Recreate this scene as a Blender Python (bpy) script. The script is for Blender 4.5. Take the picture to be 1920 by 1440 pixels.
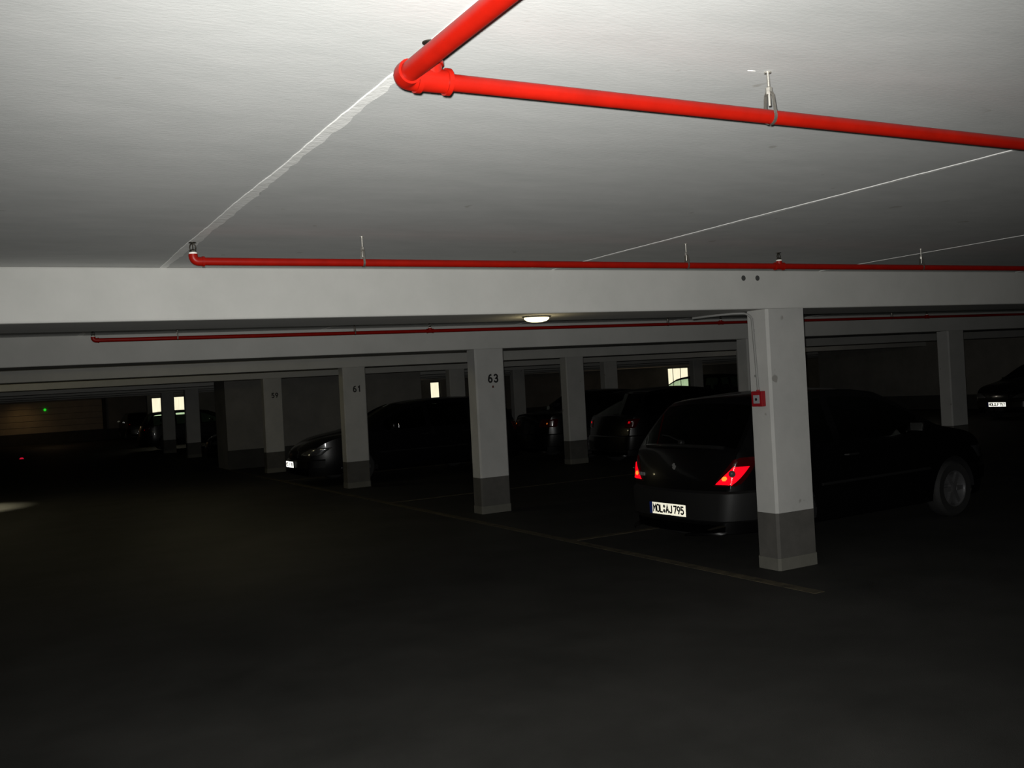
import bpy, bmesh, math, random
from mathutils import Vector, Matrix

for o in list(bpy.data.objects):
    bpy.data.objects.remove(o, do_unlink=True)
SC = bpy.context.scene
COL = SC.collection
random.seed(7)
PI = math.pi

# ------------------------------------------------------------------ camera
EYE = 1.65
F_PX, YAW, PITCH, ROLL = 1820.4, 0.5024, 0.002, -0.0606
cam_d = bpy.data.cameras.new('camera')
cam = bpy.data.objects.new('camera', cam_d)
COL.objects.link(cam)
cam_d.sensor_fit = 'HORIZONTAL'
cam_d.sensor_width = 36.0
cam_d.lens = 36.0 * F_PX / 1920.0
cam_d.clip_start = 0.05
cam_d.clip_end = 300
_f = Vector((math.sin(YAW) * math.cos(PITCH), math.cos(YAW) * math.cos(PITCH), math.sin(PITCH)))
_r = Vector((math.cos(YAW), -math.sin(YAW), 0))
_u = _r.cross(_f)
_r2 = _r * math.cos(ROLL) + _u * math.sin(ROLL)
_u2 = -_r * math.sin(ROLL) + _u * math.cos(ROLL)
cam.matrix_world = Matrix(((_r2.x, _u2.x, -_f.x, 0), (_r2.y, _u2.y, -_f.y, 0), (_r2.z, _u2.z, -_f.z, EYE), (0, 0, 0, 1)))
SC.camera = cam

# ------------------------------------------------------------------ world, exposure
SC.view_settings.view_transform = 'Standard'
SC.view_settings.look = 'None'
SC.view_settings.gamma = 1.0
SC.view_settings.exposure = 0.0
SC.view_settings.use_curve_mapping = False
W = bpy.data.worlds.new('world')
SC.world = W
W.use_nodes = True
W.node_tree.nodes['Background'].inputs[0].default_value = (0.02, 0.02, 0.02, 1)
W.node_tree.nodes['Background'].inputs[1].default_value = 0.02

# ------------------------------------------------------------------ lights
def lamp(name, kind, loc, energy, color, size=0.05, rot=None, **kw):
    d = bpy.data.lights.new(name, kind)
    d.energy = energy
    d.color = color
    if kind in ('POINT', 'SPOT'):
        d.shadow_soft_size = size
    for k, v in kw.items():
        setattr(d, k, v)
    o = bpy.data.objects.new(name, d)
    COL.objects.link(o)
    o.location = loc
    if rot: o.rotation_euler = rot
    return o

# the photographer's flash, just above and left of the lens
FLASH = cam.matrix_world @ Vector((-0.016, 0.028, -0.01))
fl = lamp('camera_flash', 'SPOT', FLASH, 960, (1.0, 0.995, 0.955), 0.010, spot_size=math.radians(99), spot_blend=1.0)
fl.rotation_euler = (cam.matrix_world.to_3x3() @ Matrix.Rotation(math.radians(-5), 3, 'X')).to_euler()

# small warm bulkhead lamp under the first beam, the aisle lamp hidden behind the beams on the left,
# added fill lights in the bays, and the lamp near the gate
lamp('bulkhead_light', 'POINT', (3.66, 6.22, 2.03), 0.8, (1.0, 0.82, 0.45), 0.06)
lamp('aisle_light', 'SPOT', (-0.55, 20.2, 2.38), 520, (1.0, 0.92, 0.62), 0.08, spot_size=math.radians(64), spot_blend=0.7)
lamp('aisle_light_glow', 'POINT', (0.0, 19.4, 2.30), 9.0, (1.0, 0.88, 0.5), 0.08)
lamp('bay_fill_near', 'POINT', (2.9, 12.5, 2.40), 12, (1.0, 0.88, 0.5), 0.08)  # added warm fill, brightens the pillars behind the second beam
lamp('bay_fill_east', 'POINT', (21.0, 18.0, 2.38), 12, (1.0, 0.9, 0.75), 0.08)  # added fill without a fixture, lifts the dark east wall
lamp('bay_fill_far', 'POINT', (3.4, 18.3, 2.40), 8, (1.0, 0.88, 0.5), 0.08)  # added warm fill for the fronts of the farther numbered pillars
lamp('gate_light', 'SPOT', (2.0, 58.6, 2.35), 8, (1.0, 0.62, 0.22), 0.1, rot=(math.radians(25), 0, 0), spot_size=math.radians(130), spot_blend=1.0)
lamp('gate_glow', 'POINT', (3.2, 56.0, 2.1), 6, (1.0, 0.66, 0.36), 0.2)
lamp('far_hall_light', 'POINT', (17.0, 41.0, 2.2), 4, (1.0, 0.72, 0.42), 0.2)
lamp('far_right_light', 'POINT', (30.0, 38.0, 2.2), 9, (1.0, 0.72, 0.42), 0.2)

# ------------------------------------------------------------------ materials
def mat(name):
    m = bpy.data.materials.new(name)
    m.use_nodes = True
    nt = m.node_tree
    return m, nt, nt.nodes['Principled BSDF']

WORLD_COORDS = False
def noise_chain(nt, scale, detail=4, rough=0.6, stretch=(1, 1, 1)):
    tc = nt.nodes.new('ShaderNodeNewGeometry' if WORLD_COORDS else 'ShaderNodeTexCoord')
    mp = nt.nodes.new('ShaderNodeMapping')
    mp.inputs['Scale'].default_value = stretch
    n = nt.nodes.new('ShaderNodeTexNoise')
    n.inputs['Scale'].default_value = scale
    n.inputs['Detail'].default_value = detail
    n.inputs['Roughness'].default_value = rough
    nt.links.new(tc.outputs['Position' if WORLD_COORDS else 'Object'], mp.inputs['Vector'])
    nt.links.new(mp.outputs['Vector'], n.inputs['Vector'])
    return n

def ramp(nt, src, stops):
    r = nt.nodes.new('ShaderNodeValToRGB')
    el = r.color_ramp.elements
    el[0].position, el[0].color = stops[0][0], (*stops[0][1], 1)
    el[1].position, el[1].color = stops[-1][0], (*stops[-1][1], 1)
    for p, c in stops[1:-1]:
        e = el.new(p); e.color = (*c, 1)
    nt.links.new(src, r.inputs['Fac'])
    return r

def bump(nt, b, src, strength, dist=0.01):
    n = nt.nodes.new('ShaderNodeBump')
    n.inputs['Strength'].default_value = strength
    n.inputs['Distance'].default_value = dist
    nt.links.new(src, n.inputs['Height'])
    nt.links.new(n.outputs['Normal'], b.inputs['Normal'])

def painted(name, c0, c1, scale=3, rough=0.85, stretch=(1, 1, 1), bstr=0.25, bscale=60, spots=None):
    m, nt, b = mat(name)
    n = noise_chain(nt, scale, 6, 0.65, stretch)
    r = ramp(nt, n.outputs['Fac'], [(0.3, c0), (0.7, c1)])
    out = r.outputs['Color']
    if spots:
        n3 = noise_chain(nt, spots[0], 2, 0.5)
        r3 = ramp(nt, n3.outputs['Fac'], [(spots[1], (0, 0, 0)), (spots[1] + 0.03, (1, 1, 1))])
        mx = nt.nodes.new('ShaderNodeMix'); mx.data_type = 'RGBA'
        nt.links.new(r3.outputs['Color'], mx.inputs['Factor'])
        nt.links.new(out, mx.inputs[6])
        mx.inputs[7].default_value = (*spots[2], 1)
        out = mx.outputs[2]
    nt.links.new(out, b.inputs['Base Color'])
    b.inputs['Roughness'].default_value = rough
    b.inputs['Specular IOR Level'].default_value = 0.25
    n2 = noise_chain(nt, bscale, 3, 0.6, stretch)
    bump(nt, b, n2.outputs['Fac'], bstr, 0.004)
    return m

def simple(name, c, rough=0.5, metal=0.0, spec=0.5, coat=0.0, var=0.0, scale=20, bstr=0.0):
    m, nt, b = mat(name)
    n = noise_chain(nt, scale, 3)
    k = max(var, 0.04)
    r = ramp(nt, n.outputs['Fac'], [(0.3, tuple(x * (1 - k) for x in c)), (0.7, tuple(min(1, x * (1 + k)) for x in c))])
    nt.links.new(r.outputs['Color'], b.inputs['Base Color'])
    b.inputs['Roughness'].default_value = rough
    b.inputs['Metallic'].default_value = metal
    b.inputs['Specular IOR Level'].default_value = spec
    b.inputs['Coat Weight'].default_value = coat
    b.inputs['Coat Roughness'].default_value = 0.04
    if bstr: bump(nt, b, n.outputs['Fac'], bstr, 0.003)
    return m

def emissive(name, c, strength, var=0.0, scale=5, stretch=(1, 1, 1)):
    m, nt, b = mat(name)
    n = noise_chain(nt, scale, 3, 0.5, stretch)
    r = ramp(nt, n.outputs['Fac'], [(0.3, tuple(x * (1 - var) for x in c)), (0.7, c)])
    b.inputs['Base Color'].default_value = (0.02, 0.02, 0.02, 1)
    nt.links.new(r.outputs['Color'], b.inputs['Emission Color'])
    b.inputs['Emission Strength'].default_value = strength
    return m

def retro(name, c, gain, rough=0.16, base_rough=0.4):
    # retro-reflective sheeting (glass beads): a microfacet lobe centred on the direction the light came from
    m, nt, b = mat(name)
    b.inputs['Roughness'].default_value = base_rough
    n = noise_chain(nt, 60, 2)
    r = ramp(nt, n.outputs['Fac'], [(0.3, tuple(x * 0.9 for x in c)), (0.7, c)])
    nt.links.new(r.outputs['Color'], b.inputs['Base Color'])
    g = nt.nodes.new('ShaderNodeBsdfGlossy')
    g.inputs['Roughness'].default_value = rough
    g.inputs['Color'].default_value = (*[min(1, x * gain) for x in c], 1)
    ge = nt.nodes.new('ShaderNodeNewGeometry')
    nt.links.new(ge.outputs['Incoming'], g.inputs['Normal'])
    mx = nt.nodes.new('ShaderNodeAddShader')
    out = nt.nodes['Material Output']
    nt.links.new(b.outputs[0], mx.inputs[0])
    nt.links.new(g.outputs[0], mx.inputs[1])
    nt.links.new(mx.outputs[0], out.inputs['Surface'])
    return m

M = {}
M['ceiling'] = painted('ceiling_paint', (0.585, 0.595, 0.585), (0.665, 0.67, 0.66), 3.0, 0.95, (1.0, 2.2, 1), 0.16, 45, spots=(7, 0.74, (0.50, 0.495, 0.47)))
M['joint'] = painted('joint_filler', (0.88, 0.88, 0.85), (0.98, 0.98, 0.96), 8, 0.9, (1, 1, 1), 0.6, 30)
M['beam'] = painted('beam_paint', (0.52, 0.52, 0.495), (0.59, 0.585, 0.56), 2.0, 0.9, (1, 1, 1), 0.2, 50, spots=(9, 0.78, (0.45, 0.43, 0.38)))
WORLD_COORDS = True
M['pillar'] = painted('pillar_paint', (0.43, 0.43, 0.415), (0.51, 0.505, 0.485), 2.5, 0.85, (1, 1, 1), 0.2, 60, spots=(6, 0.72, (0.30, 0.29, 0.27)))
M['base'] = painted('pillar_base_grey', (0.075, 0.073, 0.066), (0.105, 0.10, 0.092), 5, 0.8, (1, 1, 1), 0.3, 50)
M['plinth'] = painted('pillar_plinth_grey', (0.12, 0.118, 0.10), (0.15, 0.145, 0.125), 5, 0.85, (1, 1, 1), 0.4, 50)
WORLD_COORDS = False
M['wall'] = painted('wall_paint', (0.20, 0.195, 0.18), (0.28, 0.27, 0.25), 1.2, 0.9, (1, 1, 1), 0.2, 40)
M['walldark'] = painted('wall_base_paint', (0.04, 0.04, 0.037), (0.06, 0.058, 0.054), 2, 0.85, (1, 1, 1), 0.2, 40)
M['door'] = painted('gate_paint', (0.34, 0.30, 0.25), (0.44, 0.38, 0.31), 1.5, 0.8, (1, 1, 1), 0.2, 30)
M['floor'] = painted('floor_asphalt', (0.020, 0.020, 0.018), (0.040, 0.039, 0.036), 1.1, 0.72, (1, 1, 1), 0.6, 140, spots=(0.9, 0.72, (0.016, 0.016, 0.015)))
M['line'] = painted('line_paint', (0.030, 0.027, 0.020), (0.125, 0.105, 0.066), 9, 0.85, (1, 1, 1), 0.3, 90)
M['red'] = simple('red_pipe_paint', (0.27, 0.0055, 0.0018), 0.38, 0, 0.22, 0.0, 0.10, 14, 0.08)
M['galv'] = simple('galvanised_steel', (0.55, 0.53, 0.48), 0.38, 0.85, 0.5, 0, 0.12, 90, 0.15)
M['darkmetal'] = simple('tarnished_brass', (0.05, 0.045, 0.035), 0.35, 0.7, 0.5, 0, 0.2, 120)
M['ptfe'] = simple('white_sealing_tape', (0.85, 0.83, 0.78), 0.6)
M['conduit'] = simple('grey_conduit', (0.26, 0.26, 0.25), 0.6, 0, 0.4)
M['black'] = simple('black_paint', (0.012, 0.012, 0.012), 0.6)
M['hole'] = simple('dark_plug', (0.06, 0.062, 0.06), 0.8)
M['callred'] = simple('call_point_red', (0.30, 0.008, 0.014), 0.45, 0, 0.5)
M['callwhite'] = simple('call_point_label', (0.32, 0.32, 0.34), 0.5)
M['mark'] = simple('rust_mark', (0.10, 0.025, 0.015), 0.8)
M['tyre'] = simple('tyre_rubber', (0.018, 0.018, 0.018), 0.75, 0, 0.4, 0, 0.2, 60)
M['rim'] = simple('alloy_rim', (0.30, 0.30, 0.31), 0.35, 0.8)
M['trim'] = simple('black_plastic_trim', (0.008, 0.008, 0.008), 0.55, 0, 0.4)
M['interior'] = simple('dark_upholstery', (0.012, 0.012, 0.013), 0.9, 0, 0.2)
M['chrome'] = simple('chrome', (0.75, 0.75, 0.75), 0.15, 1.0)
M['badge'] = simple('brushed_badge', (0.35, 0.35, 0.34), 0.45, 0.6)
M['gloss'] = simple('gloss_black_trim', (0.01, 0.01, 0.01), 0.14, 0, 1.0, 1.0)
M['blue'] = simple('plate_blue', (0.01, 0.03, 0.22), 0.5)
M['ink'] = simple('plate_ink', (0.008, 0.008, 0.008), 0.6)
M['plate'] = retro('plate_sheeting', (0.85, 0.82, 0.68), 0.16, 0.34)
M['plateboost'] = retro('boosted_plate_sheeting', (0.85, 0.85, 0.80), 1.0, 0.27)  # same sheeting, gain raised to brighten plates far from the flash
M['tail'] = retro('tail_lamp_red', (0.55, 0.001, 0.006), 0.42, 0.34, 0.15)
M['taildim'] = simple('tail_lamp_dark', (0.05, 0.001, 0.002), 0.15, 0, 0.5, 0.5)
M['amber'] = retro('indicator_amber', (0.35, 0.08, 0.01), 1.0, 0.35, 0.2)
M['darkglass'] = simple('smoked_lens', (0.02, 0.004, 0.003), 0.2, 0, 0.5)
M['headlamp'] = simple('headlamp_reflector', (0.35, 0.36, 0.38), 0.12, 0.9, 0.6, 0.5)
M['lampglow'] = emissive('lamp_diffuser', (1.0, 0.86, 0.50), 3.0)
M['greenled'] = emissive('green_led', (0.02, 0.9, 0.03), 0.6)
M['redled'] = emissive('red_led', (0.9, 0.01, 0.05), 0.5)
M['pane'] = emissive('daylit_pane', (1.0, 0.93, 0.66), 1.1, 0.15, 3.0, (6, 1, 0.6))
def paint(name, c):
    m = simple(name, c, 0.3, 0.0, 0.4, 0.35, 0.02, 3)
    m.node_tree.nodes['Principled BSDF'].inputs['Coat Roughness'].default_value = 0.06
    return m
M['carblack'] = paint('car_paint_black', (0.002, 0.002, 0.0022))
M['cargreen'] = paint('car_paint_dark_green', (0.006, 0.008, 0.005))
M['carblue'] = paint('car_paint_midnight', (0.002, 0.002, 0.003))
M['cargrey'] = paint('car_paint_anthracite', (0.003, 0.003, 0.003))
def glass_mat(nm, c):
    m = bpy.data.materials.new(nm); m.use_nodes = True
    nt = m.node_tree; nt.nodes.clear()
    out = nt.nodes.new('ShaderNodeOutputMaterial')
    tr = nt.nodes.new('ShaderNodeBsdfTransparent'); tr.inputs[0].default_value = c
    gl = nt.nodes.new('ShaderNodeBsdfGlossy'); gl.inputs['Roughness'].default_value = 0.03
    gl.inputs['Color'].default_value = (0.9, 0.95, 0.9, 1)
    lw = nt.nodes.new('ShaderNodeLayerWeight'); lw.inputs['Blend'].default_value = 0.5
    pw = nt.nodes.new('ShaderNodeMath'); pw.operation = 'POWER'; pw.inputs[1].default_value = 4.0
    fr = nt.nodes.new('ShaderNodeMath'); fr.operation = 'MULTIPLY_ADD'; fr.inputs[1].default_value = 0.85; fr.inputs[2].default_value = 0.05
    nt.links.new(lw.outputs['Facing'], pw.inputs[0]); nt.links.new(pw.outputs[0], fr.inputs[0])
    mx = nt.nodes.new('ShaderNodeMixShader')
    nt.links.new(fr.outputs[0], mx.inputs[0]); nt.links.new(tr.outputs[0], mx.inputs[1]); nt.links.new(gl.outputs[0], mx.inputs[2])
    nt.links.new(mx.outputs[0], out.inputs['Surface'])
    return m
M['glass'] = glass_mat('tinted_glass', (0.12, 0.14, 0.13, 1))
M['clearglass'] = glass_mat('clear_car_glass', (0.70, 0.84, 0.76, 1))

# ------------------------------------------------------------------ helpers
def obj(name, bm, m, parent=None, smooth=False, loc=None):
    me = bpy.data.meshes.new(name)
    bmesh.ops.recalc_face_normals(bm, faces=bm.faces) if smooth != 'keep' else None
    bm.to_mesh(me); bm.free()
    me.materials.append(M[m] if isinstance(m, str) else m)
    if smooth:
        for p in me.polygons: p.use_smooth = True
        if smooth != 'keep':
            try: me.set_sharp_from_angle(angle=math.radians(38))
            except Exception: pass
    o = bpy.data.objects.new(name, me)
    COL.objects.link(o)
    if parent: o.parent = parent
    if loc: o.location = loc
    return o

def tag(o, label=None, cat=None, group=None, kind=None):
    if cat and not kind: kind = 'thing'
    if label: o['label'] = label
    if cat: o['category'] = cat
    if group: o['group'] = group
    if kind: o['kind'] = kind
    return o

def thing(name, label, cat, loc=(0, 0, 0), rz=0, group=None):
    o = bpy.data.objects.new(name, None)
    COL.objects.link(o)
    o.empty_display_size = 0.2
    o.location = loc; o.rotation_euler = (0, 0, rz)
    return tag(o, label, cat, group)

def copy_tree(o, parent=None):
    c = o.copy(); COL.objects.link(c)
    if parent: c.parent = parent
    for ch in list(o.children): copy_tree(ch, c)
    return c

def box(bm, x0, x1, y0, y1, z0, z1, bev=0.0, shear=0.0):
    vs = [bm.verts.new((x + shear * z, y, z)) for z in (z0, z1) for y in (y0, y1) for x in (x0, x1)]
    fs = [(0, 2, 3, 1), (4, 5, 7, 6), (0, 1, 5, 4), (2, 6, 7, 3), (0, 4, 6, 2), (1, 3, 7, 5)]
    ff = [bm.faces.new([vs[i] for i in f]) for f in fs]
    if bev:
        es = list({e for f in ff for e in f.edges})
        bmesh.ops.bevel(bm, geom=es, offset=bev, segments=2, affect='EDGES', profile=0.5)

def tube(bm, pts, r, n=16, cap=True, closed=False):
    pts = [Vector(p) for p in pts]
    rs = r if isinstance(r, (list, tuple)) else [r] * len(pts)
    rings = []
    up = None
    N = len(pts)
    for i, p in enumerate(pts):
        if closed: d = pts[(i + 1) % N] - pts[i - 1]
        else: d = pts[min(i + 1, N - 1)] - pts[max(i - 1, 0)]
        d.normalize()
        if up is None:
            a = Vector((0, 0, 1)) if abs(d.z) < 0.9 else Vector((1, 0, 0))
            up = (a - d * a.dot(d)).normalized()
        else:
            up = (up - d * up.dot(d)).normalized()
        s = d.cross(up)
        rings.append([bm.verts.new(p + (up * math.cos(2 * PI * k / n) + s * math.sin(2 * PI * k / n)) * rs[i]) for k in range(n)])
    for i in range(N if closed else N - 1):
        A, B = rings[i], rings[(i + 1) % N]
        for k in range(n):
            bm.faces.new((A[k], A[(k + 1) % n], B[(k + 1) % n], B[k]))
    if cap and not closed:
        bm.faces.new(list(reversed(rings[0]))); bm.faces.new(rings[-1])

def lathe(bm, prof, n=24, mtx=None):
    """prof: list of (r, h), around local Z"""
    mtx = mtx or Matrix()
    rings = []
    for r, h in prof:
        if r < 1e-5: rings.append([bm.verts.new(mtx @ Vector((0, 0, h)))])
        else: rings.append([bm.verts.new(mtx @ Vector((r * math.cos(2 * PI * k / n), r * math.sin(2 * PI * k / n), h))) for k in range(n)])
    for A, B in zip(rings, rings[1:]):
        for k in range(n):
            k2 = (k + 1) % n
            if len(A) == 1 and len(B) == 1: continue
            if len(A) == 1: bm.faces.new((A[0], B[k], B[k2]))
            elif len(B) == 1: bm.faces.new((A[k], A[k2], B[0]))
            else: bm.faces.new((A[k], A[k2], B[k2], B[k]))

def disc(bm, c, axis, r, h, n=20, bev=0.0):
    a = Vector(axis).normalized()
    q = Vector((0, 0, 1)).rotation_difference(a).to_matrix().to_4x4()
    m = Matrix.Translation(Vector(c)) @ q
    if bev: prof = [(0, 0), (r - bev, 0), (r, bev), (r, h - bev), (r - bev, h), (0, h)]
    else: prof = [(0, 0), (r, 0), (r, h), (0, h)]
    lathe(bm, prof, n, m)

def arc(cx, cy, rx, ry, a0, a1, n=12):
    return [(cx + rx * math.cos(math.radians(a0 + (a1 - a0) * k / n)), cy + ry * math.sin(math.radians(a0 + (a1 - a0) * k / n))) for k in range(n + 1)]
GLYPH = {   # strokes on a cell 0..1 wide, 0..2 high
 'M': [[(0, 0), (0, 2), (.5, .9), (1, 2), (1, 0)]], 'L': [[(0, 2), (0, 0), (.85, 0)]], 'A': [[(0, 0), (.5, 2), (1, 0)], [(.2, .7), (.8, .7)]],
 'O': [arc(.5, .5, .5, .5, 180, 360) + arc(.5, 1.5, .5, .5, 0, 180) + [(0, .5)]],
 'J': [[(.85, 2)] + arc(.43, .42, .42, .42, 0, -180)], '7': [[(0, 2), (1, 2), (.35, 0)]], 'F': [[(0, 0), (0, 2), (.9, 2)], [(0, 1.1), (.7, 1.1)]],
 '9': [arc(.5, 1.4, .48, .58, -25, 340, 20), [(.96, 1.3), (.42, 0)]], '6': [arc(.5, .6, .48, .58, 155, 520, 20), [(.04, .7), (.10, 1.3), (.35, 1.85), (.8, 2)]],
 '5': [[(.9, 2), (.12, 2), (.08, 1.12)] + arc(.42, .6, .52, .62, 110, -140, 16)],
 '3': [arc(.45, 1.52, .46, .47, 150, -80, 12) + arc(.45, .53, .52, .54, 80, -150, 14)],
 '1': [[(.15, 1.6), (.6, 2), (.6, 0)]], '2': [arc(.5, 1.45, .48, .54, 165, -35, 12) + [(0, 0), (1, 0)]],
 'B': [[(0, 0), (0, 2), (.5, 2)] + arc(.5, 1.53, .42, .47, 90, -90) + [(0, 1.06)], [(.5, 1.06)] + arc(.5, .53, .47, .53, 90, -90) + [(0, 0)]],
 '8': [arc(.5, 1.5, .42, .48, 0, 360, 18), arc(.5, .52, .5, .52, 0, 360, 18)], 'K': [[(0, 0), (0, 2)], [(.95, 2), (0, .8)], [(.3, 1.15), (1, 0)]]}
def lettering(name, txt, h, m, parent, loc, rot, aspect=0.9, gap=0.38, sw=0.20, ext=0.0012):
    """painted characters as flat strokes; h = character height, one mesh per word"""
    bm = bmesh.new()
    u = h / 2; w = u * aspect
    total = len(txt) * w + (len(txt) - 1) * gap * u
    x = -total / 2
    r = sw * u / 2
    lay = 0
    for ch in txt:
        for st in GLYPH[ch]:
            P = [Vector((x + a * w, (b_ - 1) * (u - r), 0)) for a, b_ in st]
            L_, R_ = [], []
            for k, p in enumerate(P):
                d0 = (p - P[k - 1]).normalized() if k else (P[1] - p).normalized()
                d1 = (P[k + 1] - p).normalized() if k < len(P) - 1 else d0
                t = (d0 + d1)
                t = t.normalized() if t.length > 1e-4 else d0
                nrm = Vector((-t.y, t.x, 0)); c = max(0.45, nrm.dot(Vector((-d0.y, d0.x, 0))))
                e = t * (r if k == len(P) - 1 else (-r if k == 0 else 0)) * 0.6
                z = ext + lay * 0.00004
                L_.append(bm.verts.new(p + nrm * r / c + e + Vector((0, 0, z)))); R_.append(bm.verts.new(p - nrm * r / c + e + Vector((0, 0, z))))
            for k in range(len(P) - 1): bm.faces.new((R_[k], R_[k + 1], L_[k + 1], L_[k]))
            lay += 1
        x += w + gap * u
    me = bpy.data.meshes.new(name); bm.to_mesh(me); bm.free(); me.materials.append(M[m])
    o = bpy.data.objects.new(name, me); COL.objects.link(o)
    o.parent = parent; o.location = loc; o.rotation_euler = rot
    md = o.modifiers.new('thickness', 'SOLIDIFY'); md.thickness = ext; md.offset = -1
    return o

# ------------------------------------------------------------------ structure
HB, HC, BD = 2.156, 2.472, 0.70       # beam underside, ceiling, beam depth
BY = [5.97, 11.34, 16.61, 22.14, 27.35, 31.8, 36.3, 41.0]
XW, XE = -7.0, 42.0

bm = bmesh.new(); box(bm, XW, XE, -6, 62, -0.12, 0); tag(obj('floor', bm, 'floor'), kind='structure')
bm = bmesh.new(); box(bm, XW, XE, -6, 62, HC, HC + 0.25); tag(obj('ceiling', bm, 'ceiling'), kind='structure')

def wall(name, x0, x1, y0, y1, faces_base=True, m='wall'):
    bm = bmesh.new(); box(bm, x0, x1, y0, y1, 0.0, HC); o = obj(name, bm, m); tag(o, kind='structure')
    return o
def skirting(name, x0, x1, y0, y1, h=0.47):
    bm = bmesh.new(); box(bm, x0, x1, y0, y1, 0.0, h); return tag(obj(name, bm, 'walldark'), kind='structure')
wall('wall_west', XW - 0.3, XW, -6, 62)
wall('wall_south', XW, XE, -6.3, -6)
wall('wall_east', 28.3, 28.6, -6, 27.0); skirting('baseboard_east', 28.285, 28.3, -6, 27.0)
wall('wall_stairwell', 5.34, 10.62, 24.5, 25.7); skirting('baseboard_stairwell', 5.325, 10.62, 24.485, 24.5)
wall('wall_far_east', XE - 0.3, XE, -6, 62)
wall('wall_north', XW, 14, 60, 60.3); skirting('baseboard_north', XW, 14, 59.985, 60, 0.60)
wall('wall_annex', 13.7, 14, 44.2, 60)
# far wall with three lit window openings
wins = [(6.45, 7.92, 1.24, 2.10), (19.5, 20.06, 0.95, 2.10), (34.2, 35.75, 0.95, 2.13)]
bm = bmesh.new()
x = 6.3
for a, b_, z0, z1 in wins:
    box(bm, x, a, 43.9, 44.2, 0, HC)
    box(bm, a, b_, 43.9, 44.2, 0, z0); box(bm, a, b_, 43.9, 44.2, z1, HC)
    x = b_
box(bm, x, XE - 0.3, 43.9, 44.2, 0, HC)
tag(obj('wall_far', bm, 'wall'), kind='structure')
skirting('baseboard_far', 6.3, XE - 0.3, 43.885, 43.9)
for i, (a, b_, z0, z1) in enumerate(wins):
    w = bpy.data.objects.new('window_%d' % (i + 1), None); COL.objects.link(w); w.location = ((a + b_) / 2, 43.95, z0)
    tag(w, kind='structure')
    cx = (a + b_) / 2
    bm = bmesh.new()
    hw = (b_ - a) / 2; H = z1 - z0
    for q in ((-hw, -hw + 0.05, 0, H), (hw - 0.05, hw, 0, H), (-hw, hw, 0, 0.05), (-hw, hw, H - 0.05, H)):
        box(bm, q[0], q[1], -0.02, 0.04, q[2], q[3])
    if i == 2:
        box(bm, -0.37, -0.355, -0.01, 0.03, 0.05, H - 0.05); box(bm, 0.17, 0.185, -0.01, 0.03, 0.05, H - 0.05)
    if i == 0:
        pass
    obj('window_frame', bm, 'trim', w)
    bm = bmesh.new(); box(bm, -hw + 0.05, hw - 0.05, 0.045, 0.055, 0.05, H - 0.05); obj('window_pane', bm, 'pane', w)

# garage door in the north wall, lit by its own lamp
dr = bpy.data.objects.new('door_1', None); COL.objects.link(dr); dr.location = (2.9, 59.98, 0); tag(dr, kind='structure')
bm = bmesh.new()
for k in range(5):
    box(bm, -3.4, 3.25, -0.06, 0.0, 0.62 + k * 0.34, 0.62 + k * 0.34 + 0.325, 0.01)
obj('door_leaf', bm, 'door', dr)
bm = bmesh.new(); box(bm, -3.4, 3.25, -0.08, 0.0, 0.0, 0.60); obj('door_base_panel', bm, 'walldark', dr)
bm = bmesh.new(); box(bm, 3.25, 3.45, -0.12, 0, 0, 2.4); box(bm, -3.6, -3.4, -0.12, 0, 0, 2.4); obj('door_frame', bm, 'walldark', dr)

# ceiling joints between the precast planks: irregular smeared filler
for i, (sx, wd) in enumerate(((0.992, 0.025), (3.68, 0.017), (6.35, 0.014), (9.03, 0.014), (11.7, 0.014))):
    bm = bmesh.new()
    L, R_ = [], []
    y = -3.0
    rr = random.Random(i)
    while y < 43:
        grow = wd * (1.0 + 0.16 * math.sin(y * 1.7 + i) + 0.10 * math.sin(y * 5.1))
        L.append((sx - grow + rr.uniform(-.002, .002), y)); R_.append((sx + grow + rr.uniform(-.006, .006), y))
        y += 0.05
    for z in (HC + 0.01, HC - 0.004):
        pass
    va = [[bm.verts.new((a, b_, HC + 0.004)), bm.verts.new((a + 0.004, b_, HC - 0.003)), bm.verts.new((c - 0.004, b_, HC - 0.003)), bm.verts.new((c, b_, HC + 0.004))] for (a, b_), (c, d) in zip(L, R_)]
    for A, B in zip(va, va[1:]):
        for k in range(3): bm.faces.new((A[k], A[k + 1], B[k + 1], B[k]))
    tag(obj('trim_%d' % (i + 1), bm, 'joint', smooth=True), kind='structure')

# beams
beam_labels = [
 'nearest white concrete ceiling beam, crossing the whole picture above the unnumbered pillar',
 'second concrete ceiling beam, resting on the pillar numbered 63',
 'third concrete ceiling beam, resting on the pillar numbered 61',
 'fourth concrete ceiling beam, resting on the pillar numbered 59',
 'fifth concrete ceiling beam, just behind the free-standing stairwell wall',
 'sixth concrete ceiling beam, two beams in front of the lit far windows',
 'seventh dim concrete ceiling beam, resting on the thin pillar between the two left lit windows',
 'last dim concrete ceiling beam, closest to the far wall with the lit windows']
for i, y in enumerate(BY):
    bm = bmesh.new(); box(bm, XW, XE - 0.3 if y > 27 else 28.3, y, y + BD, HB, HC, 0.012)
    b = obj('concrete_beam', bm, 'beam')
    tag(b, beam_labels[i], None, None, 'structure')
    if i == 0:
        for hx in (5.476, 5.626):
            bm = bmesh.new(); disc(bm, (hx, y + 0.004, 2.409), (0, -1, 0), 0.022, 0.008, 18, 0.002)
            obj('hole_plug', bm, 'hole', b)

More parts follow.
